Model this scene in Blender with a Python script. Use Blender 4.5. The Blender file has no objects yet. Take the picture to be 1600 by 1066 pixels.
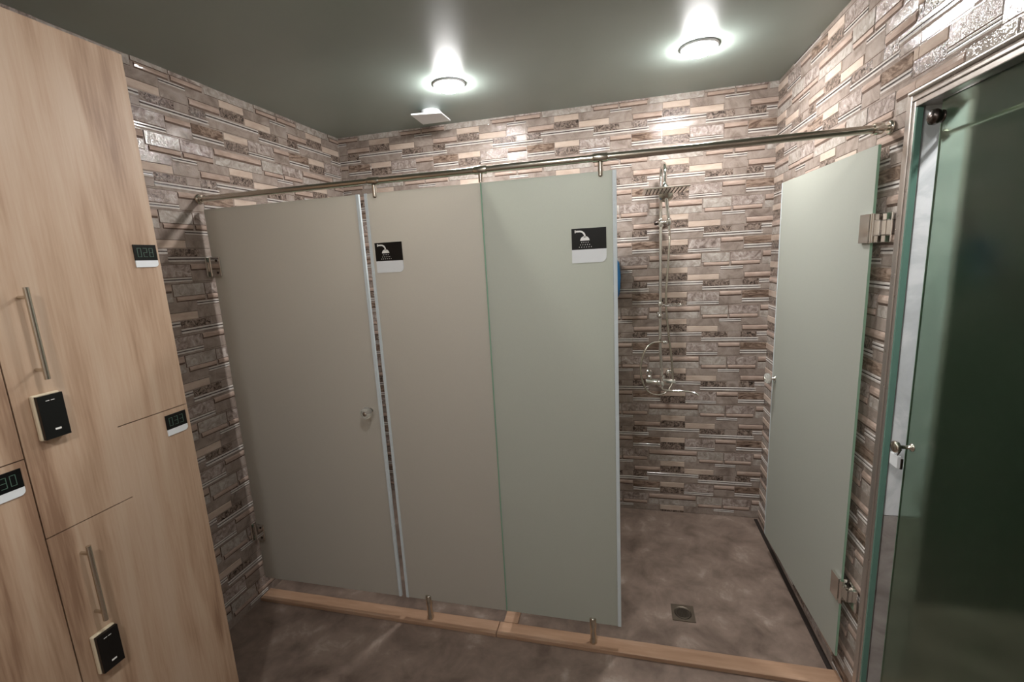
import bpy, math, random
from mathutils import Vector, Matrix
random.seed(7)
SC = bpy.context.scene
COL = SC.collection
PI = math.pi
W, H, D = 2.623, 2.5, 1.128          # room width, ceiling height, distance of the glass line from the back wall

# ------------------------------------------------------------------ materials
MATS = {}
def new_mat(name):
    m = bpy.data.materials.new(name); m.use_nodes = True
    nt = m.node_tree; b = nt.nodes['Principled BSDF']
    MATS[name] = m
    return m, nt, b
def srgb(r, g, b):
    f = lambda c: (c/255/12.92) if c/255 <= .04045 else ((c/255+.055)/1.055)**2.4
    return (f(r), f(g), f(b), 1)
def flat(name, col, rough=.5, metal=0., coat=0., spec=.5):
    m, nt, b = new_mat(name)
    b.inputs['Base Color'].default_value = srgb(*col)
    b.inputs['Roughness'].default_value = rough
    b.inputs['Metallic'].default_value = metal
    b.inputs['Coat Weight'].default_value = coat
    b.inputs['Specular IOR Level'].default_value = spec
    n = nt.nodes.new('ShaderNodeTexNoise'); n.inputs['Scale'].default_value = 40
    tc = nt.nodes.new('ShaderNodeTexCoord'); nt.links.new(tc.outputs['Object'], n.inputs['Vector'])
    mr = nt.nodes.new('ShaderNodeMapRange'); mr.inputs['To Min'].default_value = max(0, rough-.03); mr.inputs['To Max'].default_value = rough+.05
    nt.links.new(n.outputs['Fac'], mr.inputs['Value']); nt.links.new(mr.outputs['Result'], b.inputs['Roughness'])
    return m
def ramp(nt, stops):
    r = nt.nodes.new('ShaderNodeValToRGB'); e = r.color_ramp.elements
    while len(e) < len(stops): e.new(.5)
    for q, (p, c) in zip(e, stops): q.position = p; q.color = srgb(*c)
    return r
def noisy(name, stops, scale, rough=.3, detail=6, stretch=(1, 1, 1), dist=0., bump=0., bscale=None, coat=0., spec=.36, coatr=.08):
    m, nt, b = new_mat(name)
    tc = nt.nodes.new('ShaderNodeTexCoord'); mp = nt.nodes.new('ShaderNodeMapping')
    mp.inputs['Scale'].default_value = stretch
    nt.links.new(tc.outputs['Object'], mp.inputs['Vector'])
    n = nt.nodes.new('ShaderNodeTexNoise'); n.inputs['Scale'].default_value = scale
    n.inputs['Detail'].default_value = detail; n.inputs['Roughness'].default_value = .62; n.inputs['Distortion'].default_value = dist
    nt.links.new(mp.outputs['Vector'], n.inputs['Vector'])
    r = ramp(nt, stops); nt.links.new(n.outputs['Fac'], r.inputs['Fac']); nt.links.new(r.outputs['Color'], b.inputs['Base Color'])
    b.inputs['Roughness'].default_value = rough; b.inputs['Coat Weight'].default_value = coat
    b.inputs['Coat Roughness'].default_value = coatr
    b.inputs['Specular IOR Level'].default_value = spec
    if bump:
        n2 = nt.nodes.new('ShaderNodeTexNoise'); n2.inputs['Scale'].default_value = bscale or scale
        n2.inputs['Detail'].default_value = 3
        nt.links.new(tc.outputs['Object'], n2.inputs['Vector'])
        bp = nt.nodes.new('ShaderNodeBump'); bp.inputs['Strength'].default_value = bump; bp.inputs['Distance'].default_value = .002
        nt.links.new(n2.outputs['Fac'], bp.inputs['Height']); nt.links.new(bp.outputs['Normal'], b.inputs['Normal'])
        if coat: nt.links.new(bp.outputs['Normal'], b.inputs['Coat Normal'])
    return m

TR = .07   # roughness of the glazed wall tiles
noisy('tile_beige',  [(.30, (176,156,142)), (.55, (194,176,162)), (.8, (204,190,178))], 9, TR, stretch=(1,1,3), bump=.05, bscale=60)
noisy('tile_stick',  [(.30, (152,132,120)), (.55, (176,156,144)), (.8, (192,174,162))], 14, TR, stretch=(1,1,4), bump=.08, bscale=60)
noisy('tile_edge',   [(.3, (88,72,64)), (.7, (112,94,84))], 40, .25, bump=.1)
noisy('tile_rough',  [(.34, (34,28,26)), (.44, (92,80,72)), (.58, (140,124,114)), (.75, (172,158,146))], 48, TR, dist=1.6, bump=1.0, bscale=230)
noisy('tile_wood',   [(.30, (62,46,38)), (.45, (110,92,80)), (.58, (148,128,114)), (.8, (170,152,140))], 8, TR, stretch=(1,1,4), dist=2.6, bump=.4, bscale=120)
noisy('tile_grey',   [(.28, (118,104,96)), (.5, (148,135,126)), (.75, (168,156,148))], 13, TR, dist=1.0, bump=.45, bscale=200)
noisy('tile_mottle', [(.30, (100,88,82)), (.45, (146,132,125)), (.58, (172,160,153)), (.75, (200,192,186))], 26, TR, dist=1.6, bump=1.0, bscale=220)
noisy('tile_stone',  [(.28, (132,122,114)), (.5, (164,155,147)), (.75, (192,186,180))], 26, TR, dist=1.4, bump=.8, bscale=110)
noisy('tile_white',  [(.3, (182,174,168)), (.7, (202,196,190))], 30, .12, bump=.05)
noisy('tile_dark',   [(.3, (70,62,60)), (.7, (98,88,84))], 60, .25)
noisy('ceiling_satin', [(.3, (142,154,147)), (.7, (148,160,153))], 2, .34, coat=0.0)
noisy('floor_stone', [(.27, (92,78,70)), (.45, (122,106,96)), (.58, (138,121,110)), (.74, (176,161,150))], 6.5, .34, detail=12, dist=.35, bump=.06, bscale=60, spec=.4)
noisy('curb_tile',   [(.3, (150,118,94)), (.55, (168,136,112)), (.8, (184,158,138))], 7, .35, stretch=(.5,4,4), bump=.05)
noisy('marble_white',[(.3, (196,200,202)), (.47, (212,216,218)), (.55, (228,230,232)), (.8, (236,238,240))], 3.2, .15, detail=8, dist=2.0)
noisy('marble_grey', [(.3, (140,132,128)), (.5, (166,158,153)), (.8, (188,182,178))], 6, .2, detail=8, dist=1.5)
noisy('plaster',     [(.3, (190,180,170)), (.7, (198,188,178))], 6, .7)
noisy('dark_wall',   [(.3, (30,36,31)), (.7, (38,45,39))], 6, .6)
flat('dark_gap', (34, 24, 18), .8)
flat('black_gloss', (10, 11, 12), .12)
flat('black_matt', (11, 12, 12), .3, spec=.3)
flat('white_plastic', (226, 230, 232), .35)
flat('mark_white', (240, 240, 236), .5)
flat('mark_green', (84, 112, 98), .5)
flat('beige_plastic', (206, 192, 166), .4)
flat('chrome', (232, 230, 226), .1, 1.0)
flat('steel', (206, 200, 188), .2, 1.0)
flat('dark_steel', (96, 88, 84), .25, 1.0)
flat('drain_steel', (120, 110, 98), .4, .8)
flat('frame_metal', (196, 190, 184), .28, .85)
flat('seal_blue', (206, 216, 220), .25)
flat('glass_edge_green', (140, 176, 152), .12)
flat('glass_edge_teal', (96, 130, 118), .15)
flat('blue_plastic', (18, 92, 140), .35)

def frosted(name, col, trans=.45):
    m, nt, b = new_mat(name)
    out = nt.nodes['Material Output']
    tr = nt.nodes.new('ShaderNodeBsdfTranslucent'); mx = nt.nodes.new('ShaderNodeMixShader')
    n = nt.nodes.new('ShaderNodeTexNoise'); n.inputs['Scale'].default_value = 900; n.inputs['Detail'].default_value = 2
    tc = nt.nodes.new('ShaderNodeTexCoord'); nt.links.new(tc.outputs['Object'], n.inputs['Vector'])
    c = srgb(*col)
    r = nt.nodes.new('ShaderNodeValToRGB'); e = r.color_ramp.elements
    e[0].position = .3; e[1].position = .7
    e[0].color = tuple(x*.95 for x in c[:3])+(1,); e[1].color = tuple(x*1.05 for x in c[:3])+(1,)
    nt.links.new(n.outputs['Fac'], r.inputs['Fac'])
    nt.links.new(r.outputs['Color'], b.inputs['Base Color']); nt.links.new(r.outputs['Color'], tr.inputs['Color'])
    b.inputs['Roughness'].default_value = .38; b.inputs['Specular IOR Level'].default_value = .5
    mx.inputs['Fac'].default_value = trans
    nt.links.new(b.outputs[0], mx.inputs[1]); nt.links.new(tr.outputs[0], mx.inputs[2]); nt.links.new(mx.outputs[0], out.inputs['Surface'])
    return m
frosted('frosted_glass', (212, 208, 199))
frosted('frosted_glass_lit_green', (207, 210, 201))  # same glass, coloured greener for the light passing through it
def tinted():
    m, nt, b = new_mat('tinted_glass')
    out = nt.nodes['Material Output']
    rf = nt.nodes.new('ShaderNodeBsdfRefraction'); rf.inputs['IOR'].default_value = 1.06; rf.inputs['Roughness'].default_value = .30
    rf.inputs['Color'].default_value = (.74, .84, .76, 1)
    df = nt.nodes.new('ShaderNodeBsdfDiffuse'); df.inputs['Color'].default_value = srgb(78, 104, 80)
    m1 = nt.nodes.new('ShaderNodeMixShader'); m1.inputs['Fac'].default_value = .14
    gl = nt.nodes.new('ShaderNodeBsdfGlossy'); gl.inputs['Roughness'].default_value = .12
    n = nt.nodes.new('ShaderNodeTexNoise'); n.inputs['Scale'].default_value = 30; n.inputs['Detail'].default_value = 2
    tc = nt.nodes.new('ShaderNodeTexCoord'); mp = nt.nodes.new('ShaderNodeMapping'); mp.inputs['Scale'].default_value = (.6, .6, 12)
    nt.links.new(tc.outputs['Object'], mp.inputs['Vector']); nt.links.new(mp.outputs[0], n.inputs['Vector'])
    bp = nt.nodes.new('ShaderNodeBump'); bp.inputs['Strength'].default_value = .12; bp.inputs['Distance'].default_value = .001
    nt.links.new(n.outputs['Fac'], bp.inputs['Height']); nt.links.new(bp.outputs[0], gl.inputs['Normal'])
    fr = nt.nodes.new('ShaderNodeFresnel'); fr.inputs['IOR'].default_value = 1.45
    m2 = nt.nodes.new('ShaderNodeMixShader')
    nt.links.new(rf.outputs[0], m1.inputs[1]); nt.links.new(df.outputs[0], m1.inputs[2])
    ge = nt.nodes.new('ShaderNodeNewGeometry'); iv = nt.nodes.new('ShaderNodeMath'); iv.operation = 'SUBTRACT'; iv.inputs[0].default_value = 1; nt.links.new(ge.outputs['Backfacing'], iv.inputs[1])
    mu = nt.nodes.new('ShaderNodeMath'); mu.operation = 'MULTIPLY'; nt.links.new(fr.outputs[0], mu.inputs[0]); nt.links.new(iv.outputs[0], mu.inputs[1])
    nt.links.new(mu.outputs[0], m2.inputs['Fac']); nt.links.new(m1.outputs[0], m2.inputs[1]); nt.links.new(gl.outputs[0], m2.inputs[2])
    nt.links.new(m2.outputs[0], out.inputs['Surface'])
tinted()
def crystal():
    m, nt, b = new_mat('clear_knob_glass')
    b.inputs['Base Color'].default_value = (.95, .97, .93, 1); b.inputs['Transmission Weight'].default_value = .8
    b.inputs['Roughness'].default_value = .08; b.inputs['IOR'].default_value = 1.45
crystal()
def emit(name, col, s):
    m, nt, b = new_mat(name)
    b.inputs['Base Color'].default_value = (1, 1, 1, 1)
    b.inputs['Emission Color'].default_value = col; b.inputs['Emission Strength'].default_value = s
emit('lamp_glow', (1, .985, .97, 1), 250)
emit('lamp_glow_dim', (1, .985, .97, 1), 150)
def wood():
    m, nt, b = new_mat('oak_laminate')
    tc = nt.nodes.new('ShaderNodeTexCoord')
    # broad bands running with the grain
    mp = nt.nodes.new('ShaderNodeMapping'); mp.inputs['Scale'].default_value = (1, 1, .10)
    nt.links.new(tc.outputs['Object'], mp.inputs['Vector'])
    n1 = nt.nodes.new('ShaderNodeTexNoise'); n1.inputs['Scale'].default_value = 11; n1.inputs['Detail'].default_value = 5; n1.inputs['Distortion'].default_value = .9
    nt.links.new(mp.outputs[0], n1.inputs['Vector'])
    # cathedral rings
    mp3 = nt.nodes.new('ShaderNodeMapping'); mp3.inputs['Scale'].default_value = (1, 1, .22)
    nt.links.new(tc.outputs['Object'], mp3.inputs['Vector'])
    n3 = nt.nodes.new('ShaderNodeTexNoise'); n3.inputs['Scale'].default_value = 3.2; n3.inputs['Detail'].default_value = 1.5; n3.inputs['Distortion'].default_value = .5
    nt.links.new(mp3.outputs[0], n3.inputs['Vector'])
    ml = nt.nodes.new('ShaderNodeMath'); ml.operation = 'MULTIPLY'; ml.inputs[1].default_value = 26
    nt.links.new(n3.outputs['Fac'], ml.inputs[0])
    sn = nt.nodes.new('ShaderNodeMath'); sn.operation = 'SINE'; nt.links.new(ml.outputs[0], sn.inputs[0])
    # fine pores
    mp2 = nt.nodes.new('ShaderNodeMapping'); mp2.inputs['Scale'].default_value = (1, 1, .05)
    nt.links.new(tc.outputs['Object'], mp2.inputs['Vector'])
    n2 = nt.nodes.new('ShaderNodeTexNoise'); n2.inputs['Scale'].default_value = 170; n2.inputs['Detail'].default_value = 4
    nt.links.new(mp2.outputs[0], n2.inputs['Vector'])
    a = nt.nodes.new('ShaderNodeMath'); a.operation = 'MULTIPLY_ADD'; a.inputs[1].default_value = .035
    nt.links.new(sn.outputs[0], a.inputs[0]); nt.links.new(n1.outputs['Fac'], a.inputs[2])
    c = nt.nodes.new('ShaderNodeMath'); c.operation = 'MULTIPLY_ADD'; c.inputs[1].default_value = .30
    nt.links.new(n2.outputs['Fac'], c.inputs[0]); nt.links.new(a.outputs[0], c.inputs[2])
    r = ramp(nt, [(.44, (144,114,92)), (.55, (170,141,117)), (.67, (184,157,133)), (.82, (192,168,146))])
    nt.links.new(c.outputs[0], r.inputs['Fac']); nt.links.new(r.outputs['Color'], b.inputs['Base Color'])
    b.inputs['Roughness'].default_value = .42
    bp = nt.nodes.new('ShaderNodeBump'); bp.inputs['Strength'].default_value = .12; bp.inputs['Distance'].default_value = .0006
    nt.links.new(n2.outputs['Fac'], bp.inputs['Height']); nt.links.new(bp.outputs[0], b.inputs['Normal'])
wood()

# ------------------------------------------------------------------ mesh builder
class MB:
    def __init__(s): s.v = []; s.f = []; s.m = []; s.sm = []; s.mats = []
    def mi(s, name):
        if name not in s.mats: s.mats.append(name)
        return s.mats.index(name)
    def add(s, vs, fs, mat, smooth=False):
        o = len(s.v); s.v += [tuple(v) for v in vs]; k = s.mi(mat)
        for f in fs: s.f.append([o+i for i in f]); s.m.append(k); s.sm.append(smooth)
    def box(s, a, b, mat):
        (x0,y0,z0),(x1,y1,z1) = [min(p,q) for p,q in zip(a,b)], [max(p,q) for p,q in zip(a,b)]
        vs = [(x0,y0,z0),(x1,y0,z0),(x1,y1,z0),(x0,y1,z0),(x0,y0,z1),(x1,y0,z1),(x1,y1,z1),(x0,y1,z1)]
        s.add(vs, [(0,3,2,1),(4,5,6,7),(0,1,5,4),(1,2,6,5),(2,3,7,6),(3,0,4,7)], mat)
    def prism(s, poly, O, U, V, N, t, mat, side=None):
        # polygon (u,v) counter-clockwise seen from N, extruded by t along N
        O, U, V, N = map(Vector, (O, U, V, N)); n = len(poly)
        lo = [O+U*u+V*v for u, v in poly]; hi = [p+N*t for p in lo]
        if U.cross(V).dot(N) < 0: lo.reverse(); hi.reverse()
        s.add(lo+hi, [list(range(n-1, -1, -1)), list(range(n, 2*n))], mat)
        s.add(lo+hi, [(i, (i+1) % n, n+(i+1) % n, n+i) for i in range(n)], side or mat)
    def tube(s, pts, r, mat, n=14, caps=True):
        pts = [Vector(p) for p in pts]; rs = r if isinstance(r, (list, tuple)) else [r]*len(pts)
        d0 = (pts[1]-pts[0]).normalized()
        up = Vector((0, 0, 1)) if abs(d0.z) < .9 else Vector((1, 0, 0))
        u = d0.cross(up).normalized(); vs = []
        for i, p in enumerate(pts):
            d = (pts[min(i+1, len(pts)-1)]-pts[max(i-1, 0)]).normalized()
            u = (u-d*u.dot(d)).normalized(); w = d.cross(u)
            for k in range(n):
                a = 2*PI*k/n; vs.append(p+(u*math.cos(a)+w*math.sin(a))*rs[i])
        fs = [(i*n+k, i*n+(k+1) % n, (i+1)*n+(k+1) % n, (i+1)*n+k) for i in range(len(pts)-1) for k in range(n)]
        s.add(vs, fs, mat, True)
        if caps:
            s.add(vs[:n], [list(range(n-1, -1, -1))], mat); s.add(vs[-n:], [list(range(n))], mat)
    def lathe(s, prof, O, A, mat, n=28):
        # profile of (radius, height) turned about axis A through O
        O, A = Vector(O), Vector(A).normalized()
        up = Vector((0, 0, 1)) if abs(A.z) < .9 else Vector((1, 0, 0))
        u = A.cross(up).normalized(); w = A.cross(u); vs = []
        for r, h in prof:
            for k in range(n):
                a = 2*PI*k/n; vs.append(O+A*h+(u*math.cos(a)+w*math.sin(a))*max(r, 1e-5))
        fs = [(i*n+k, i*n+(k+1) % n, (i+1)*n+(k+1) % n, (i+1)*n+k) for i in range(len(prof)-1) for k in range(n)]
        s.add(vs, fs, mat, True)
        if prof[0][0] > 1e-4: s.add(vs[:n], [list(range(n-1, -1, -1))], mat)
        if prof[-1][0] > 1e-4: s.add(vs[-n:], [list(range(n))], mat)
    def build(s, name, parent=None, bevel=0, seg=2):
        me = bpy.data.meshes.new(name); me.from_pydata(s.v, [], s.f)
        for m in s.mats: me.materials.append(MATS[m])
        me.polygons.foreach_set('material_index', s.m); me.polygons.foreach_set('use_smooth', s.sm)
        me.update(); o = bpy.data.objects.new(name, me); COL.objects.link(o)
        if parent is not None:
            o.parent = parent; o.location = -Vector(parent['_o']) if '_o' in parent else (0, 0, 0)
        if bevel:
            b = o.modifiers.new('Bevel', 'BEVEL'); b.width = bevel; b.segments = seg; b.limit_method = 'ANGLE'
        return o
def spline(pts, n=8):
    pts = [Vector(p) for p in pts]; P = [pts[0]*2-pts[1]]+pts+[pts[-1]*2-pts[-2]]; out = []
    for i in range(1, len(P)-2):
        for k in range(n):
            t = k/n; a, b, c, d = P[i-1:i+3]
            out.append(.5*((2*b)+(c-a)*t+(2*a-5*b+4*c-d)*t*t+(3*b-a-3*c+d)*t**3))
    return out+[pts[-1]]
def thing(name, label, cat, loc=(0, 0, 0), group=None):
    o = bpy.data.objects.new(name, None); COL.objects.link(o); o.location = loc; o.empty_display_size = .05
    o['label'] = label; o['category'] = cat; o['_o'] = tuple(loc)
    if group: o['group'] = group
    return o
def tag(o, label, cat, group=None):
    o['label'] = label; o['category'] = cat
    if group: o['group'] = group
    return o
def struct(o): o['kind'] = 'structure'; return o

# ------------------------------------------------------------------ stacked-stone glazed tile, one mesh per wall
PU, PV = .606, .3026
KU, KV = PU/850, PV/376
def rnd(a, b): return random.uniform(a, b)
# (u0, u1, v0, v1, kind) in pattern units; the pattern repeats every 850 x 376
PIECES = [
 (0,200,-3,38,'B'),(0,200,38,90,'R'),(-225,-5,50,90,'S'),(-235,-1,-3,48,'G'),(201,445,-3,52,'G'),(201,440,53,94,'B'),
 (450,615,1,27,'L'),(445,614,28,94,'G'),(521,614,95,137,'G'),(-115,319,99,131,'L'),(-115,314,132,170,'G'),
 (-235,-116,92,138,'G2'),(-235,-101,139,172,'L'),(315,615,139,172,'L'),(320,520,97,138,'R'),
 (-235,-5,177,229,'W'),(-235,-5,232,265,'L'),(0,200,176,216,'B'),(0,200,216,271,'R'),(201,444,177,245,'M'),(201,444,247,275,'L'),
 (446,610,178,212,'S'),(446,610,213,272,'G'),(305,515,278,345,'K'),(320,512,345,374,'S'),(518,740,279,343,'M'),(526,735,343,374,'S'),
 (-98,300,282,323,'S'),(-98,300,324,372,'K2'),
]
def profile(kind, h):
    # list of (fraction of height from top, relief in m, material of the strip that follows)
    if kind == 'B': return [(0, .0006, 'tile_beige'), (.05, .0035, 'tile_beige'), (.92, .0030, 'tile_beige'), (1, .0004, None)]
    if kind == 'S': return [(0, .0004, 'tile_stick'), (.18, .0034, 'tile_stick'), (.45, .0046, 'tile_stick'), (.74, .0032, 'tile_edge'), (.97, .0004, 'tile_edge'), (1, .0002, None)]
    if kind == 'L': return [(0, .0004, 'tile_white'), (.08, .0028, 'tile_white'), (.26, .0026, 'tile_dark'), (.34, .0003, 'tile_dark'), (.46, .0006, 'tile_white'), (.54, .0028, 'tile_white'), (.74, .0026, 'tile_grey'), (1, .0006, None)]
    mt = {'R': 'tile_rough', 'G': 'tile_grey', 'G2': 'tile_rough', 'W': 'tile_wood', 'M': 'tile_mottle', 'K': 'tile_stone', 'K2': 'tile_stone'}[kind]
    e = {'R': .0008, 'G': .0012, 'G2': .0010, 'W': .0016, 'M': .0020, 'K': .0028, 'K2': .0014}[kind]
    return [(0, .0002, 'tile_edge' if kind in 'KM' else mt), (.04, e, mt), (.96, e, 'tile_edge'), (1, .0001, None)]
def tile_wall(name, org, U, N, u_anchor, z_anchor, rects, extra=None):
    """org: a point of the wall at u=0, z=0; U: along the wall; N: into the room. rects: (u0,u1,z0,z1) covered areas."""
    org, U, N = Vector(org), Vector(U), Vector(N); Z = Vector((0, 0, 1)); mb = MB()
    flip = U.cross(Z).dot(N) < 0
    def put(q, mat):
        vs = [org+U*a+Z*b+N*c for a, b, c in q]
        mb.add(vs, [list(range(len(vs)))[::-1] if flip else list(range(len(vs)))], mat)
    for (a0, a1, b0, b1) in rects:
        c = [org+U*a0+Z*b0-N*.10, org+U*a1+Z*b1]
        mb.box(c[0], c[1], 'tile_grey')
        for i in range(int((a0-u_anchor)/PU)-2, int((a1-u_anchor)/PU)+3):
            for j in range(-1, int(H/PV)+3):
                ou = u_anchor+i*PU; oz = z_anchor-j*PV
                for (p0, p1, q0, q1, k) in PIECES:
                    u0, u1 = ou+p0*KU, ou+p1*KU
                    z1, z0 = oz-q0*KV, oz-q1*KV
                    if u1 <= a0+.002 or u0 >= a1-.002 or z1 <= b0+.002 or z0 >= b1-.002: continue
                    u0c, u1c = max(u0, a0), min(u1, a1)
                    pr = profile(k, q1-q0); pts = []
                    for (f, h, m) in pr: pts.append([z1+(z0-z1)*f, h, m])
                    # clip in z
                    cl = []
                    for t in range(len(pts)-1):
                        za, ha, m = pts[t]; zb, hb, _ = pts[t+1]
                        if zb >= b1 or za <= b0: continue
                        if za > b1: w_ = (za-b1)/(za-zb); za, ha = b1, ha+(hb-ha)*w_
                        if zb < b0: w_ = (za-b0)/(za-zb); zb, hb = b0, ha+(hb-ha)*w_
                        cl.append((za, ha, zb, hb, m))
                    e = min(.0016, (u1c-u0c)*.2)
                    for za, ha, zb, hb, m in cl:
                        put([(u0c+e, zb, hb), (u1c-e, zb, hb), (u1c-e, za, ha), (u0c+e, za, ha)], m)
                        put([(u0c, zb, .0002), (u0c+e, zb, hb), (u0c+e, za, ha), (u0c, za, .0002)], 'tile_edge' if k in 'SKM' else m)
                        put([(u1c-e, zb, hb), (u1c, zb, .0002), (u1c, za, .0002), (u1c-e, za, ha)], m)
    if extra: extra(mb)
    return struct(mb.build(name))
YF = -3.95                               # wall behind the camera
ZA = 2.463
tile_wall('wall_back', (0, 0, 0), (1, 0, 0), (0, -1, 0), .832, ZA, [(-.1, W+.1, 0, H)])
tile_wall('wall_left', (0, 0, 0), (0, 1, 0), (1, 0, 0), -.935, ZA-.006, [(YF, 0, 0, H)])
DY, DZ = -1.232, 2.030                   # near edge and top of the opening in the right wall
DW = 1.05
tile_wall('wall_right', (W, 0, 0), (0, -1, 0), (-1, 0, 0), -.005, 2.316,
          [(0, -DY, 0, H), (-DY, -DY+DW, DZ, H), (-DY+DW, -YF, 0, H)])
m = MB(); m.box((-.1, YF-.1, 0), (W+.1, YF, H), 'plaster'); struct(m.build('wall_front'))
m = MB(); m.box((-.1, YF-.1, H), (W+.1, .1, H+.1), 'ceiling_satin'); struct(m.build('ceiling'))
m = MB(); m.box((-.1, YF-.1, -.1), (W+.1, .1, 0), 'floor_stone'); struct(m.build('floor'))

# the neighbouring room seen through the opening
m = MB(); T = .12
m.box((W+.1, DY, .775), (W+T+.001, DY+.03, DZ), 'marble_white')
m.box((W+.02, DY-.012, .775), (W+T, DY, DZ), 'marble_white'); m.box((W+.02, DY-.012, 0), (W+T, DY, .772), 'marble_grey')
struct(m.build('trim_1'))
m = MB()
m.box((W+T, -.6, 0), (W+T+.02, DY, H), 'marble_grey')
m.box((W+T, -.62, 0), (W+1.5, -.6, H), 'dark_wall'); m.box((W+1.5, YF, 0), (W+1.52, -.6, H), 'dark_wall')
struct(m.build('wall_side_room'))
m = MB(); m.box((W+.1, YF, -.1), (W+1.52, -.6, 0), 'floor_stone'); struct(m.build('floor_side_room'))
m = MB(); m.box((W+.1, YF, H), (W+1.52, -.6, H+.1), 'dark_wall'); struct(m.build('ceiling_side_room'))
m = MB(); m.box((W+.1, YF, 0), (W+1.52, YF+.02, H), 'dark_wall'); struct(m.build('wall_side_room_front'))

# metal door frame on the right wall
m = MB(); y0, y1 = DY, DY-DW
m.box((W-.009, y0, 0), (W+.004, y0+.024, DZ+.030), 'frame_metal')
m.box((W-.009, y0-.0005, DZ), (W+.004, y1, DZ+.030), 'frame_metal')
m.box((W-.009, y1-.024, 0), (W+.004, y1, DZ+.030), 'frame_metal')
m.box((W-.005, y0-.012, 0), (W+.018, y0, DZ), 'frame_metal')
m.box((W-.005, y1, DZ-.016), (W+T, y0-.012, DZ), 'frame_metal')
m.tube([(W-.013, y0, DZ+.020), (W-.013, y1, DZ+.020)], .006, 'frame_metal')
fr = struct(m.build('trim_2', bevel=.002))
m = MB(); m.box((W-.004, y0-.0205, .002), (W+.012, y0-.0125, DZ-.018), 'glass_edge_teal'); struct(m.build('trim_3', bevel=.001))

# tinted glass door in that opening
GX = W+.022; GY0 = -1.312
door = thing('tinted_glass_door', 'dark green frosted glass door standing slightly open in the metal frame at the right', 'door', (GX, GY0-.4, 0))
m = MB(); m.box((GX, GY0-.86, .012), (GX+.008, GY0, DZ-.02), 'tinted_glass'); m.build('glass_pane', door)
m = MB(); m.box((GX+.001, GY0+.0002, .012), (GX+.007, GY0+.0022, DZ-.02), 'glass_edge_green'); m.build('edge_strip', door)
m = MB(); ky, kz = -1.345, 1.052
m.lathe([(.012, 0), (.012, .004), (.0055, .006), (.0055, .034), (.016, .036), (.0175, .040), (.0175, .046), (.014, .049), (0, .05)], (GX-.0005, ky, kz), (-1, 0, 0), 'steel')
m.build('knob', door)
m = MB(); m.box((GX-.044, ky-.017, kz-.06), (GX-.034, ky+.022, kz-.024), 'white_plastic'); m.tube(spline([(GX-.039, ky-.004, kz-.026), (GX-.039, ky-.012, kz-.014), (GX-.030, ky-.004, kz-.0065)]), .002, 'dark_steel', 8)
m.box((GX-.036, ky-.020, kz-.062), (GX-.030, ky-.014, kz-.03), 'dark_steel')
m.build('lock_tag', door, .0015)
m = MB(); m.lathe([(.016, 0), (.016, .003), (.013, .005), (.017, .008), (.0205, .016), (.019, .025), (.010, .031), (0, .032)], (GX-.0005, -1.318, 1.968), (-1, 0, 0), 'dark_steel')
m.build('top_bolt', door)
rod_s = thing('guide_rail', 'thin steel rail running behind the top of the dark green glass door', 'rail', (GX+.05, -1.7, 1.93))
m = MB(); m.tube([(GX+.05, DY-.013, 1.935), (GX+.05, DY-DW+.001, 1.935)], .006, 'steel'); m.build('rail_tube', rod_s)
m = MB(); m.lathe([(.014, 0), (.014, .004), (.008, .006)], (GX+.05, DY-.0125, 1.935), (0, -1, 0), 'steel'); m.build('end_flange', rod_s)

# ------------------------------------------------------------------ shower glass
ZB, ZT = .118, 1.944
GT = .008
def pane(parent, x0, x1, y=-D, name='glass_pane', mat='frosted_glass'):
    m = MB()
    a = [(x0, ZB), (x1, ZB), (x1, ZT), (x0, ZT)]
    m.prism(a, (0, y+GT/2, 0), (1, 0, 0), (0, 0, 1), (0, -1, 0), GT, mat, 'glass_edge_green')
    return m.build(name, parent)
def seal(parent, x0, x1, y=-D):
    m = MB(); m.box((x0, y-GT/2-.0022, ZB-.001), (x1, y+GT/2+.0022, ZT+.001), 'seal_blue'); return m.build('edge_seal', parent, .001)
def knob(parent, p, n, mat='clear_knob_glass'):
    p = Vector(p); n = Vector(n)
    m = MB(); m.lathe([(.013, 0), (.013, .004), (.006, .006), (.006, .020)], p, n, 'chrome'); st = m.build('knob', parent)
    m = MB(); m.lathe([(.006, .018), (.014, .020), (.0245, .027), (.0265, .036), (.0235, .044), (.013, .048), (0, .0485)], p, n, mat)
    m.lathe([(.010, .0478), (.010, .0505), (.0, .051)], p, n, 'chrome')
    o = m.build('knob_head'); o.parent = st; return st
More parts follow.
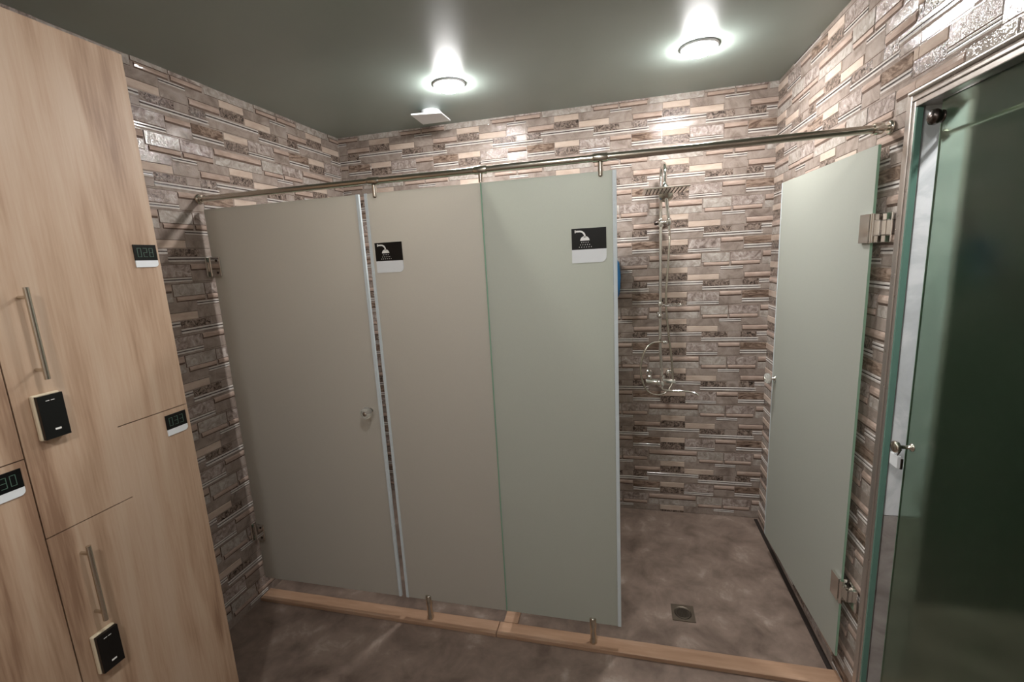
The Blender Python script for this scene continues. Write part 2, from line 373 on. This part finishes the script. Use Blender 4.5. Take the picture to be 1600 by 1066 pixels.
def sign(parent, x0, x1, z0, z1, y):
    w, h = x1-x0, z1-z0; m = MB(); O = (x0, y, z0); U = (1, 0, 0); V = (0, 0, 1); N = (0, -1, 0)
    zc = h*.39; r = w*.16
    arc = [(w-r+r*math.sin(a), r-r*math.cos(a)) for a in [PI/2*i/6 for i in range(7)]]
    m.prism([(0, 0)]+arc+[(w, zc), (0, zc)], O, U, V, N, .003, 'white_plastic')
    m.prism([(0, zc), (w, zc), (w, h), (0, h)], O, U, V, N, .0034, 'black_matt')
    o = m.build('shower_sign', parent)
    # pictogram: bent arm, rose and rows of drops
    m = MB(); e = y-.0034; t = .0006
    def P(fx, fy): return (fx*w, zc+fy*(h-zc))
    a, b = P(.11, .84), P(.24, .88); c = P(.36, .50)
    outer = [P(.08, .94), P(.12, .94), P(.13, .90)]
    path = [P(.12, .83)]+[P(.12+.02, .83)]
    cx, cy = P(.24, .62)[0], P(.24, .62)[1]; ro = (P(.24, .90)[1]-cy); ri = ro*.72
    poly = [P(.10, .90)]
    top = [(cx+ro*1.0*math.sin(q), cy+ro*math.cos(q)) for q in [PI/2*i/8 for i in range(9)]]
    bot = [(cx+ri*math.sin(q), cy+ri*math.cos(q)) for q in [PI/2*(8-i)/8 for i in range(9)]]
    xl = P(.11, 0)[0]
    for i in range(8):
        m.prism([bot[8-i], bot[7-i], top[i+1], top[i]], (x0, e, z0), U, V, N, t, 'mark_white')
    m.prism([(xl, cy+ri), (cx, cy+ri), (cx, cy+ro), (xl, cy+ro)], (x0, e, z0), U, V, N, t, 'mark_white')
    m.prism([(xl-.002, cy+ri-.002), (xl+.002, cy+ri-.002), (xl+.002, cy+ro+.002), (xl-.002, cy+ro+.002)], (x0, e, z0), U, V, N, t, 'mark_white')
    hx = cx+(ro+ri)/2; hy = P(0, .42)[1]
    m.prism([(hx-(ro-ri)/2, hy+.01), (hx+(ro-ri)/2, hy+.01), (hx+(ro-ri)/2, cy), (hx-(ro-ri)/2, cy)], (x0, e, z0), U, V, N, t, 'mark_white')
    R = w*.135
    m.prism([(hx+R*math.cos(q), hy+R*.95*math.sin(q)) for q in [PI*i/12 for i in range(13)]], (x0, e, z0), U, V, N, t, 'mark_white')
    for rr, (cnt, yy, sp) in enumerate([(4, .33, .062), (5, .22, .066), (6, .11, .070)]):
        for k in range(cnt):
            px = hx+(k-(cnt-1)/2)*sp*w+rr*.004*w; py = zc+yy*(h-zc)
            m.prism([(px-.0015, py-.0012), (px+.0003, py-.0012), (px+.0015, py+.0018), (px-.0003, py+.0018)], (x0, e, z0), U, V, N, t, 'mark_white')
    q = m.build('pictogram'); q.parent = o
    return o
def hinge_wall(parent, x_wall, sx, z, y):
    # glass-to-wall hinge: plate on the wall, knuckle, clamp plates on the glass
    m = MB(); hz = .043
    m.box((x_wall, y-.026, z-hz), (x_wall+sx*.006, y+.026, z+hz), 'chrome')
    m.box((x_wall+sx*.006, y-.012, z-hz*.52), (x_wall+sx*.022, y+.012, z+hz*.52), 'chrome')
    m.tube([(x_wall+sx*.017, y-.012, z-hz), (x_wall+sx*.017, y-.012, z+hz)], .0055, 'chrome')
    m.tube([(x_wall+sx*.017, y+.012, z-hz), (x_wall+sx*.017, y+.012, z+hz)], .0055, 'chrome')
    m.box((x_wall+sx*.021, y-.014, z-hz), (x_wall+sx*.068, y-.0045, z+hz), 'chrome')
    m.box((x_wall+sx*.021, y+.0045, z-hz), (x_wall+sx*.068, y+.014, z+hz), 'chrome')
    h = m.build('hinge', parent, .0018)
    m = MB()
    for dz in (-.027, .027): m.lathe([(.0055, 0), (.0055, .0012), (.003, .0014), (.003, .0006), (0, .0006)], (x_wall+sx*.052, y-.0141, z+dz), (0, -1, 0), 'dark_steel', 12)
    s_ = m.build('screw_heads'); s_.parent = h
    return h

# left cubicle door
t = thing('shower_door', 'closed frosted glass shower door hinged on the left tiled wall', 'door', (.4, -D, 0), 'frosted glass shower doors')
pane(t, .026, .782); seal(t, .782, .795)
for z in (1.693, .378): hinge_wall(t, .005, 1, z, -D)
knob(t, (.742, -D-GT/2-.0004, 1.036), (0, -1, 0))
# fixed panels
def foot(parent, x):
    m = MB(); m.lathe([(.016, .0205), (.016, .028), (.013, .034), (.013, .088), (.015, .092), (.015, .138), (.012, .142), (0, .142)], (x, -D, 0), (0, 0, 1), 'steel')
    m.build('foot_clamp', parent)
def headclamp(parent, x):
    m = MB(); m.tube([(x, -D, 1.9745), (x, -D, 1.930)], .0095, 'steel'); m.lathe([(.0095, 0), (.008, .004), (0, .006)], (x, -D, 1.930), (0, 0, -1), 'steel')
    m.build('top_clamp', parent)
t1 = thing('glass_panel', 'fixed frosted glass panel with a small shower sign beside the closed door', 'glass panel', (1.06, -D, 0), 'fixed frosted shower panels')
pane(t1, .8305, 1.3065); seal(t1, .8195, .8325); foot(t1, .932); headclamp(t1, .866)
sign(t1, .846, .965, 1.630, 1.750, -D-GT/2-.0003)
t2 = thing('glass_panel', 'fixed frosted glass panel with a shower sign next to the open shower', 'glass panel', (1.55, -D, 0), 'fixed frosted shower panels')
pane(t2, 1.3125, 1.790, mat='frosted_glass_lit_green'); seal(t2, 1.7905, 1.8045); foot(t2, 1.687); headclamp(t2, 1.750)
sign(t2, 1.643, 1.767, 1.630, 1.753, -D-GT/2-.0003)
# partition between the cubicles
t = thing('partition_panel', 'frosted glass partition between the two shower cubicles behind the front panels', 'glass panel', (1.3095, -.56, 0))
m = MB(); m.box((1.3072, -D-.002, ZB), (1.3118, -.012, ZT), 'frosted_glass'); m.build('glass_pane', t)
m = MB(); m.box((1.3074, -D-GT/2, ZB), (1.3116, -D-.0022, ZT), 'glass_edge_green'); m.build('edge_strip', t)
m = MB(); m.box((1.298, -.06, 1.50), (1.321, -.004, 1.56), 'chrome'); m.box((1.298, -.06, .4), (1.321, -.004, .46), 'chrome'); m.build('wall_clamp', t, .002)
# open door of the right cubicle
th = .0403; hx, hy = W-.026, -D
t = thing('shower_door', 'open frosted glass shower door swung back along the right tiled wall', 'door', (hx, hy, 0), 'frosted glass shower doors')
def R3(x, y): return (hx-math.sin(th)*x+math.cos(th)*y, hy+math.cos(th)*x+math.sin(th)*y)   # x along the leaf, y through it
U3 = (-math.sin(th), math.cos(th), 0); N3 = (-math.cos(th), -math.sin(th), 0)
m = MB(); m.prism([(0, ZB), (.772, ZB), (.772, ZT), (0, ZT)], (hx, hy, 0), U3, (0, 0, 1), N3, GT, 'frosted_glass_lit_green', 'glass_edge_green'); m.build('glass_pane', t)
m = MB(); m.prism([(.7725, ZB), (.782, ZB), (.782, ZT), (.7725, ZT)], (hx, hy, 0), U3, (0, 0, 1), N3, GT, 'seal_blue'); m.build('edge_seal', t)
for z in (1.693, .400):
    m = MB(); hz = .045; Ux = Vector(U3); Nx = Vector(N3); O = Vector((hx, hy, 0))
    def bx(a0, a1, n0, n1, z0, z1, mat='chrome'):
        m.prism([(a0, z0), (a1, z0), (a1, z1), (a0, z1)], O+Nx*n0, U3, (0, 0, 1), N3, n1-n0, mat)
    bx(-.002, .050, GT+.0004, GT+.010, z-hz, z+hz); bx(-.002, .050, -.0105, -.0004, z-hz, z+hz)
    bx(-.022, -.002, -.006, .012, z-hz*.55, z+hz*.55)
    m.tube([O+Ux*-.012+Nx*.012+Vector((0, 0, z-hz)), O+Ux*-.012+Nx*.012+Vector((0, 0, z+hz))], .006, 'chrome')
    m.box((W-.0045, hy-.062, z-hz), (W-.0105, hy-.004, z+hz), 'chrome'); m.box((W-.0105, hy-.036, z-hz*.5), (W-.030, hy-.012, z+hz*.5), 'chrome')
    h = m.build('hinge', t, .0015)
p3 = Vector((hx, hy, 1.0))+Vector(U3)*.742+Vector(N3)*(GT+.0004)
knob(t, p3, N3)

# header rail with its connectors
t = thing('support_rail', 'brushed steel rail running across above the shower glass from wall to wall', 'rail', (1.3, -D, 1.99))
zr = 1.990
m = MB(); m.tube([(.0055, -D, zr), (W-.0305, -D, zr)], .0125, 'steel', 20); m.build('rail_tube', t)
for a, b in ((.0055, .025), (W-.0305, W-.0055)):
    m = MB(); m.tube([(a, -D, zr), (b, -D, zr)], .0155 if a < 1 else .0085, 'steel', 20)
    m.lathe([(.021, 0), (.021, .005), (.016, .008)], (.005 if a < 1 else W-.005, -D, zr), (1 if a < 1 else -1, 0, 0), 'steel'); m.build('wall_flange', t)
for x in (.866, 1.3095, 1.750):
    m = MB(); m.tube([(x-.026, -D, zr), (x-.022, -D, zr), (x+.022, -D, zr), (x+.026, -D, zr)], [.0135, .0152, .0152, .0135], 'steel', 20)
    if x == 1.3095: m.tube([(x, -D, zr-.012), (x, -D, ZT+.002)], .0085, 'steel')
    m.build('rail_collar', t)
m = MB(); m.lathe([(.0175, 0), (.0175, .022), (.0165, .025)], (W-.052, -D, zr), (1, 0, 0), 'steel'); m.build('end_socket', t)

# ------------------------------------------------------------------ curbs, floor drain
def curb(x0, x1, y0, y1, h, label):
    m = MB(); m.box((x0, y0, 0), (x1, y1, h), 'curb_tile'); o = m.build('shower_curb', bevel=.003)
    return tag(o, label, 'curb', 'tan shower curbs')
curb(.006, 1.2595, -1.162, -1.090, .020, 'tan tiled curb under the left cubicle door and the first panel')
curb(1.2615, W-.006, -1.162, -1.090, .020, 'tan tiled curb in front of the open right shower')
curb(1.277, 1.342, -1.0885, -.006, .020, 'tan tiled curb running back beneath the partition between cubicles')
m = MB(); m.box((W-.030, -1.088, .0), (W-.012, -.02, .006), 'dark_gap'); m.build('floor_shadow_strip')  # dark strip laid down as the shadow at the foot of the open door
bpy.data.objects['floor_shadow_strip']['label'] = 'narrow dark strip standing for the shadow on the floor beneath the open glass door'; bpy.data.objects['floor_shadow_strip']['category'] = 'strip'
t = thing('floor_drain', 'small square steel floor drain with a round grate in the open shower floor', 'drain', (2.08, -.875, 0))
dx, dy, dr = 2.080, -.873, .050
m = MB()
n = 32
for i in range(n):
    a0, a1 = 2*PI*i/n, 2*PI*(i+1)/n
    def sq(a):
        c, s = math.cos(a), math.sin(a); k = dr/max(abs(c), abs(s)); return (dx+c*k, dy+s*k, .0035)
    def ci(a, r, z): return (dx+math.cos(a)*r, dy+math.sin(a)*r, z)
    m.add([sq(a0), sq(a1), ci(a1, .040, .0035), ci(a0, .040, .0035)], [(0, 1, 2, 3)], 'drain_steel')
    m.add([ci(a0, .040, .0035), ci(a1, .040, .0035), ci(a1, .036, .0008), ci(a0, .036, .0008)], [(0, 1, 2, 3)], 'drain_steel')
m.add([ci(2*PI*i/n, .036, .0008) for i in range(n)], [list(range(n))], 'black_matt')
for s1, s2 in (((-1,-1),(1,-1)), ((1,-1),(1,1)), ((1,1),(-1,1)), ((-1,1),(-1,-1))):
    m.add([(dx+s1[0]*dr, dy+s1[1]*dr, 0), (dx+s2[0]*dr, dy+s2[1]*dr, 0), (dx+s2[0]*dr, dy+s2[1]*dr, .0035), (dx+s1[0]*dr, dy+s1[1]*dr, .0035)], [(0, 1, 2, 3)], 'drain_steel')
m.build('drain_frame', t)
m = MB()
m.lathe([(.034, .0010), (.034, .0035), (.031, .0040), (.031, .0010)], (dx, dy, 0), (0, 0, 1), 'drain_steel')
for k in range(-4, 5):
    xx = k*.0068; L = math.sqrt(.031**2-xx*xx); m.box((dx+xx-.0014, dy-L, .0012), (dx+xx+.0014, dy+L, .0034), 'drain_steel')
m.build('grate', t)

# ------------------------------------------------------------------ shower column
t = thing('shower_column', 'chrome shower column with square rain head and hose on the tiled back wall', 'shower', (2.033, -.05, .85))
X = 2.033; Y = -.062
m = MB(); m.tube(spline([(X+.012, Y, .915), (X+.006, Y, 1.02), (X, Y, 1.14), (X, Y, 1.5), (X, Y, 2.00), (X, Y-.004, 2.07), (X, Y-.035, 2.110), (X, Y-.09, 2.120), (X, Y-.20, 2.095), (X, Y-.248, 2.06), (X, Y-.262, 2.005), (X, Y-.262, 1.985)], 8), .0095, 'chrome')
m.build('riser_pipe', t)
hm = MB(); cy = Y-.262
hm.box((X-.108, cy-.108, 1.955), (X+.108, cy+.108, 1.963), 'steel'); o = hm.build('rain_head', t, .002)
m = MB()
for i in range(-5, 6):
    for j in range(-5, 6): m.lathe([(.0026, 0), (.0020, .0025), (0, .003)], (X+i*.018, cy+j*.018, 1.9549), (0, 0, -1), 'dark_steel', 6)
q = m.build('nozzles', parent=None); q.parent = o; q['kind'] = 'stuff'
m = MB(); m.lathe([(.030, 0), (.026, .008), (.014, .020), (.013, .034)], (X, cy, 1.9632), (0, 0, 1), 'chrome'); m.build('swivel_joint', t)
for z, w in ((1.815, 'slider_bracket'), (1.285, 'wall_bracket')):
    m = MB(); m.tube([(X, -.0055, z), (X, Y-.004, z)], .009, 'chrome'); m.lathe([(.020, 0), (.020, .004), (.012, .009)], (X, -.005, z), (0, -1, 0), 'chrome')
    if w == 'wall_bracket': m.lathe([(0, -.019), (.012, -.014), (.0175, -.004), (.0175, .006), (.011, .015), (0, .018)], (X, Y-.004, z), (0, 0, 1), 'chrome')
    else:
        m.lathe([(.013, -.022), (.016, -.016), (.016, .016), (.013, .022)], (X, Y, z), (0, 0, 1), 'chrome')
        m.tube([(X, Y-.006, z), (X+.040, Y-.028, z+.002)], .009, 'chrome'); m.lathe([(.010, -.018), (.014, -.014), (.0155, .016), (.012, .020)], (X+.041, Y-.030, z), (-.15, -.2, 1), 'chrome')
        m.lathe([(.006, 0), (.011, .004), (.013, .018), (.008, .024), (0, .025)], (X-.012, Y, z), (-1, 0, 0), 'dark_steel')
    m.build(w, t)
m = MB(); m.tube(spline([(X+.044, Y-.024, 1.775), (X+.040, Y-.030, 1.82), (X+.030, Y-.040, 1.90), (X+.022, Y-.052, 1.950)]), [.0085]*8+[.0095]*8+[.011]*9, 'chrome')
m.lathe([(.012, -.014), (.026, -.010), (.036, .004), (.038, .010), (.036, .013), (0, .013)], (X+.022, Y-.056, 1.958), (-.05, -.78, -.55), 'steel')
m.build('hand_shower', t)
m = MB(); hy_ = Y-.036
m.tube(spline([(X+.044, Y-.022, 1.777), (X+.044, hy_, 1.70), (X+.036, hy_, 1.55), (X+.028, hy_, 1.42), (X+.030, hy_, 1.33), (X+.042, hy_, 1.20), (X+.060, hy_, 1.05), (X+.068, hy_, .95), (X+.066, hy_-.01, .89), (X+.030, hy_-.025, .838), (X-.020, hy_-.03, .822), (X-.075, hy_-.03, .845), (X-.108, hy_-.025, .92), (X-.112, hy_-.02, 1.00), (X-.086, hy_-.012, 1.09), (X-.045, hy_, 1.130), (X+.00, hy_, 1.135), (X+.03, hy_+.004, 1.132)], 10), .0062, 'steel', 10)
m.build('hose', t)
m = MB(); m.lathe([(.009, -.006), (.0115, 0), (.0115, .012), (.008, .018)], (X+.020, hy_+.003, 1.1325), (1, 0, 0), 'chrome'); m.build('hose_connector', t)
zm = .893
m = MB(); m.tube([(X-.085, Y-.03, zm), (X-.078, Y-.03, zm), (X+.078, Y-.03, zm), (X+.085, Y-.03, zm)], [.018, .0215, .0215, .018], 'chrome', 20)
for sx in (-1, 1):
    m.tube([(X+sx*.060, -.0055, zm+.032), (X+sx*.060, -.035, zm+.030), (X+sx*.060, Y-.020, zm+.006)], .011, 'chrome')
    m.lathe([(.026, 0), (.026, .004), (.016, .012)], (X+sx*.060, -.005, zm+.032), (0, -1, 0), 'chrome')
m.lathe([(.015, .015), (.017, .02), (.017, .034), (.013, .04)], (X+.012, Y-.03, zm), (0, 0, 1), 'chrome')
m.build('mixer_body', t)
m = MB(); m.lathe([(.019, .016), (.023, .022), (.023, .046), (.017, .054), (0, .056)], (X-.002, Y-.03, zm), (0, -1, 0), 'chrome')
m.tube([(X-.002, Y-.075, zm+.004), (X-.002, Y-.098, zm+.03), (X-.002, Y-.108, zm+.055)], [.007, .006, .0075], 'chrome'); m.build('mixer_lever', t)
m = MB(); m.lathe([(.006, .0), (.014, .006), (.015, .020), (.010, .028), (0, .03)], (X-.060, Y-.034, zm+.018), (-.2, -.5, 1), 'chrome'); m.build('diverter_knob', t)
m = MB(); m.tube(spline([(X+.010, Y-.034, zm-.018), (X+.014, Y-.050, zm-.040), (X+.06, Y-.075, zm-.043), (X+.13, Y-.105, zm-.034), (X+.185, Y-.125, zm-.040), (X+.200, Y-.13, zm-.052)]), .0075, 'chrome', 12); m.build('spout', t)
m = MB(); z = 1.353; cx_ = X+.072; cy_ = Y-.055
ring = [(cx_+.060*math.cos(2*PI*i/36), cy_+.045*math.sin(2*PI*i/36), z) for i in range(37)]
m.tube(ring, .0034, 'chrome', 8, False)
for k in (-.03, 0, .03): m.tube([(cx_+k, cy_-.038, z-.004), (cx_+k, cy_+.038, z-.004)], .0022, 'chrome', 8)
m.tube([(X+.004, Y, z), (cx_-.056, cy_+.012, z)], .0055, 'chrome'); m.lathe([(.0125, -.014), (.015, -.010), (.015, .010), (.0125, .014)], (X, Y, z), (0, 0, 1), 'chrome')
m.build('soap_tray', t)

# blue fitting hidden behind the panel edge
t = thing('wall_dispenser', 'blue rounded dispenser on the back wall peeking past the right glass panel edge', 'dispenser', (1.75, -.05, 1.42))
m = MB(); m.prism([(-.052+.052*0, -.09)]+[(.052*math.cos(a), -.055+.055*math.sin(a)-.04) for a in [-PI/2+PI/2*i/6 for i in range(1, 7)]]+[(.058, 0)]+[(.052*math.cos(a), .055+.055*math.sin(a)) for a in [PI/2*i/8 for i in range(17)]][:17]+[(-.058, 0)], (1.751, -.0055, 1.53), (1, 0, 0), (0, 0, 1), (0, -1, 0), .075, 'blue_plastic')
m.build('housing', t, .012, 4)
m = MB(); m.box((1.728, -.100, 1.435), (1.774, -.0815, 1.475), 'white_plastic'); m.build('push_button', t, .004)

# ------------------------------------------------------------------ ceiling fittings
def downlight(x, y, label, glow='lamp_glow_dim'):
    t = thing('downlight', label, 'ceiling light', (x, y, H), 'round ceiling downlights')
    m = MB(); m.lathe([(.078, .0005), (.078, .004), (.074, .008), (.067, .009), (.066, .004)], (x, y, H), (0, 0, -1), 'white_plastic', 40); m.build('trim_ring', t)
    m = MB(); m.lathe([(.066, .0065), (.064, .016), (.052, .026), (.032, .032), (.014, .034), (0, .0345)], (x, y, H), (0, 0, -1), glow, 40); m.build('diffuser', t)
downlight(1.02, -.60, 'lit round downlight in the ceiling above the fixed glass panels', 'lamp_glow')
downlight(2.145, -.585, 'lit round downlight in the ceiling above the open shower', 'lamp_glow')
downlight(1.55, -2.05, 'unseen round downlight added in the ceiling between the lockers and the tinted glass door')  # out-of-view lamp added to brighten the near floor and even out the lockers
downlight(1.55, -3.35, 'unseen round downlight added in the ceiling behind the viewer', 'lamp_glow')  # out-of-view lamp added to lift the lower lockers, glass fronts and floor
downlight(W+.48, -1.62, 'lit round downlight in the dark side room behind the tinted door', 'lamp_glow')
t = thing('ceiling_vent', 'small square white vent cover on the ceiling edge above the left shower', 'vent', (.78, -.27, H))
m = MB(); vz = H-.030
V0 = [(.700, -.362), (.865, -.330), (.862, -.178), (.690, -.178)]
m.prism(V0, (0, 0, vz), (1, 0, 0), (0, 1, 0), (0, 0, -1), .008, 'white_plastic'); m.build('cover_plate', t, .002)
m = MB(); m.lathe([(.055, 0), (.055, .0295)], (.78, -.265, H), (0, 0, -1), 'white_plastic'); m.build('vent_neck', t)

# ------------------------------------------------------------------ lockers
LX = .50; LYE = -1.757; CW = .402; LH = 2.262; ZL, ZR = 1.065, 1.268
SEG = {'0': 'abcdef', '2': 'abged', '3': 'abgcd', '8': 'abcdefg'}
def plate(parent, y0, z0, w, h, text):
    # y0 is the edge nearest the viewer; on the locker front +y reads to the right
    m = MB(); O = (LX+.0003, y0, z0); U = (0, 1, 0); V = (0, 0, 1); N = (1, 0, 0)
    zc = h*.30; r = h*.16
    arc = [(w-r+r*math.sin(a), r-r*math.cos(a)) for a in [PI/2*i/6 for i in range(7)]]
    m.prism([(0, 0)]+arc+[(w, zc), (0, zc)], O, U, V, N, .0024, 'white_plastic')
    m.prism([(0, zc), (w, zc), (w, h), (0, h)], O, U, V, N, .0026, 'black_matt')
    o = m.build('number_plate', parent)
    m = MB(); dh = h*.40; dw = w*.17; s = .0011; zz = zc+(h-zc-dh)/2
    for i, ch in enumerate(text):
        u = w*.14+i*(dw+w*.09)
        S = {'a': ((u, zz+dh-s), (u+dw, zz+dh)), 'd': ((u, zz), (u+dw, zz+s)), 'g': ((u, zz+dh/2-s/2), (u+dw, zz+dh/2+s/2)),
             'f': ((u, zz+dh/2), (u+s, zz+dh)), 'e': ((u, zz), (u+s, zz+dh/2)), 'b': ((u+dw-s, zz+dh/2), (u+dw, zz+dh)), 'c': ((u+dw-s, zz), (u+dw, zz+dh/2))}
        for k in SEG[ch]:
            (a0, b0), (a1, b1) = S[k]; m.box((LX+.0029, y0+a0, z0+b0), (LX+.0034, y0+a1, z0+b1), 'mark_green')
    q = m.build('digits'); q.parent = o
def handle(parent, y, z0, z1):
    m = MB(); m.tube([(LX+.030, y, z0), (LX+.030, y, z1)], .0055, 'steel', 14)
    for z in (z0+.022, z1-.022): m.tube([(LX+.0003, y, z), (LX+.030, y, z)], .0042, 'steel')
    m.build('handle', parent)
def lock(parent, y0, z0):
    w, h = .050, .104
    m = MB(); m.box((LX+.0003, y0-.003, z0-.003), (LX+.0125, y0+w+.001, z0+h+.003), 'beige_plastic'); b = m.build('lock', parent, .004, 3)
    m = MB(); m.box((LX+.0125, y0, z0), (LX+.0215, y0+w, z0+h), 'black_gloss'); m.box((LX+.0215, y0+w*.30, z0+h-.014), (LX+.0220, y0+w*.45, z0+h-.0125), 'mark_white'); m.box((LX+.0215, y0+w*.50, z0+h-.014), (LX+.0220, y0+w*.65, z0+h-.0125), 'mark_white')
    m.box((LX+.0215, y0+w*.42, z0+.018), (LX+.0220, y0+w*.66, z0+.0225), 'mark_white'); q = m.build('touch_face', None, .0012, 2); q.parent = b
def locker(ye, up, low, label):
    y0, y1 = ye-CW, ye; ym = (y0+y1)/2; g = .0014
    t = thing('locker_cabinet', label, 'locker', (.25, ym, 0), 'oak laminate lockers')
    m = MB(); m.box((.008, y0+.0015, .0), (LX-.0205, y1-.0003, LH), 'oak_laminate'); m.box((LX-.0205, y0+.004, .01), (LX-.0188, y1-.003, LH-.003), 'dark_gap'); m.build('body', t)
    upper = [(y0+.003, ZL+g), (ym-g, ZL+g), (ym-g, ZR+g), (y1, ZR+g), (y1, LH), (y0+.003, LH)]
    lower = [(y0+.003, .05), (y1, .05), (y1, ZR-g), (ym-g-.0003, ZR-g), (ym-g-.0003, ZL-g), (y0+.003, ZL-g)]
    for nm, poly, num, hz, lz, pz, py in (('up', upper, up, (1.440, 1.652), 1.299, 1.6895, -.0715), ('low', lower, low, (.802, 1.012), .662, 1.190, -.0755)):
        m = MB(); m.prism(poly, (LX-.0185, 0, 0), (0, 1, 0), (0, 0, 1), (1, 0, 0), .0185, 'oak_laminate')
        d = m.build('door', t, .0006, 1); d['_k'] = 1
        d.location = -Vector(t['_o']) ; holder = d
        class _P: pass
        kids = len(bpy.data.objects)
        before = set(bpy.data.objects)
        handle(d, y0+.060, *hz); lock(d, y0+.036, lz); plate(d, y1+py, pz, .064, .0625, num)
        del d['_k']
    return t
locker(LYE, '028', '033', 'light oak Z-shaped locker with plates 028 and 033 next to the tiled wall')
locker(LYE-CW, '028', '030', 'light oak locker at the left edge of the photo, nearer the viewer')

for o in bpy.data.objects:
    if '_o' in o: del o['_o']

# ------------------------------------------------------------------ camera, world, view
cam = bpy.data.cameras.new('camera'); co = bpy.data.objects.new('camera', cam); COL.objects.link(co)
R = Vector((.97067487, .23461281, -.05241313)); U_ = Vector((.00837387, .18489715, .9827222)); F = Vector((-.24025025, .95434264, -.1775104))
M = Matrix(((R.x, U_.x, -F.x, 1.82569), (R.y, U_.y, -F.y, -2.83112), (R.z, U_.z, -F.z, 1.65682), (0, 0, 0, 1)))
co.matrix_world = M; cam.sensor_width = 36; cam.lens = 707.77/1600*36; cam.clip_start = .02
SC.camera = co
w = bpy.data.worlds.new('world'); SC.world = w; w.use_nodes = True
w.node_tree.nodes['Background'].inputs['Color'].default_value = (.5, .55, .52, 1); w.node_tree.nodes['Background'].inputs['Strength'].default_value = .05
SC.view_settings.view_transform = 'Standard'; SC.view_settings.look = 'None'
SC.view_settings.exposure = .62; SC.view_settings.gamma = 1; SC.view_settings.use_curve_mapping = False
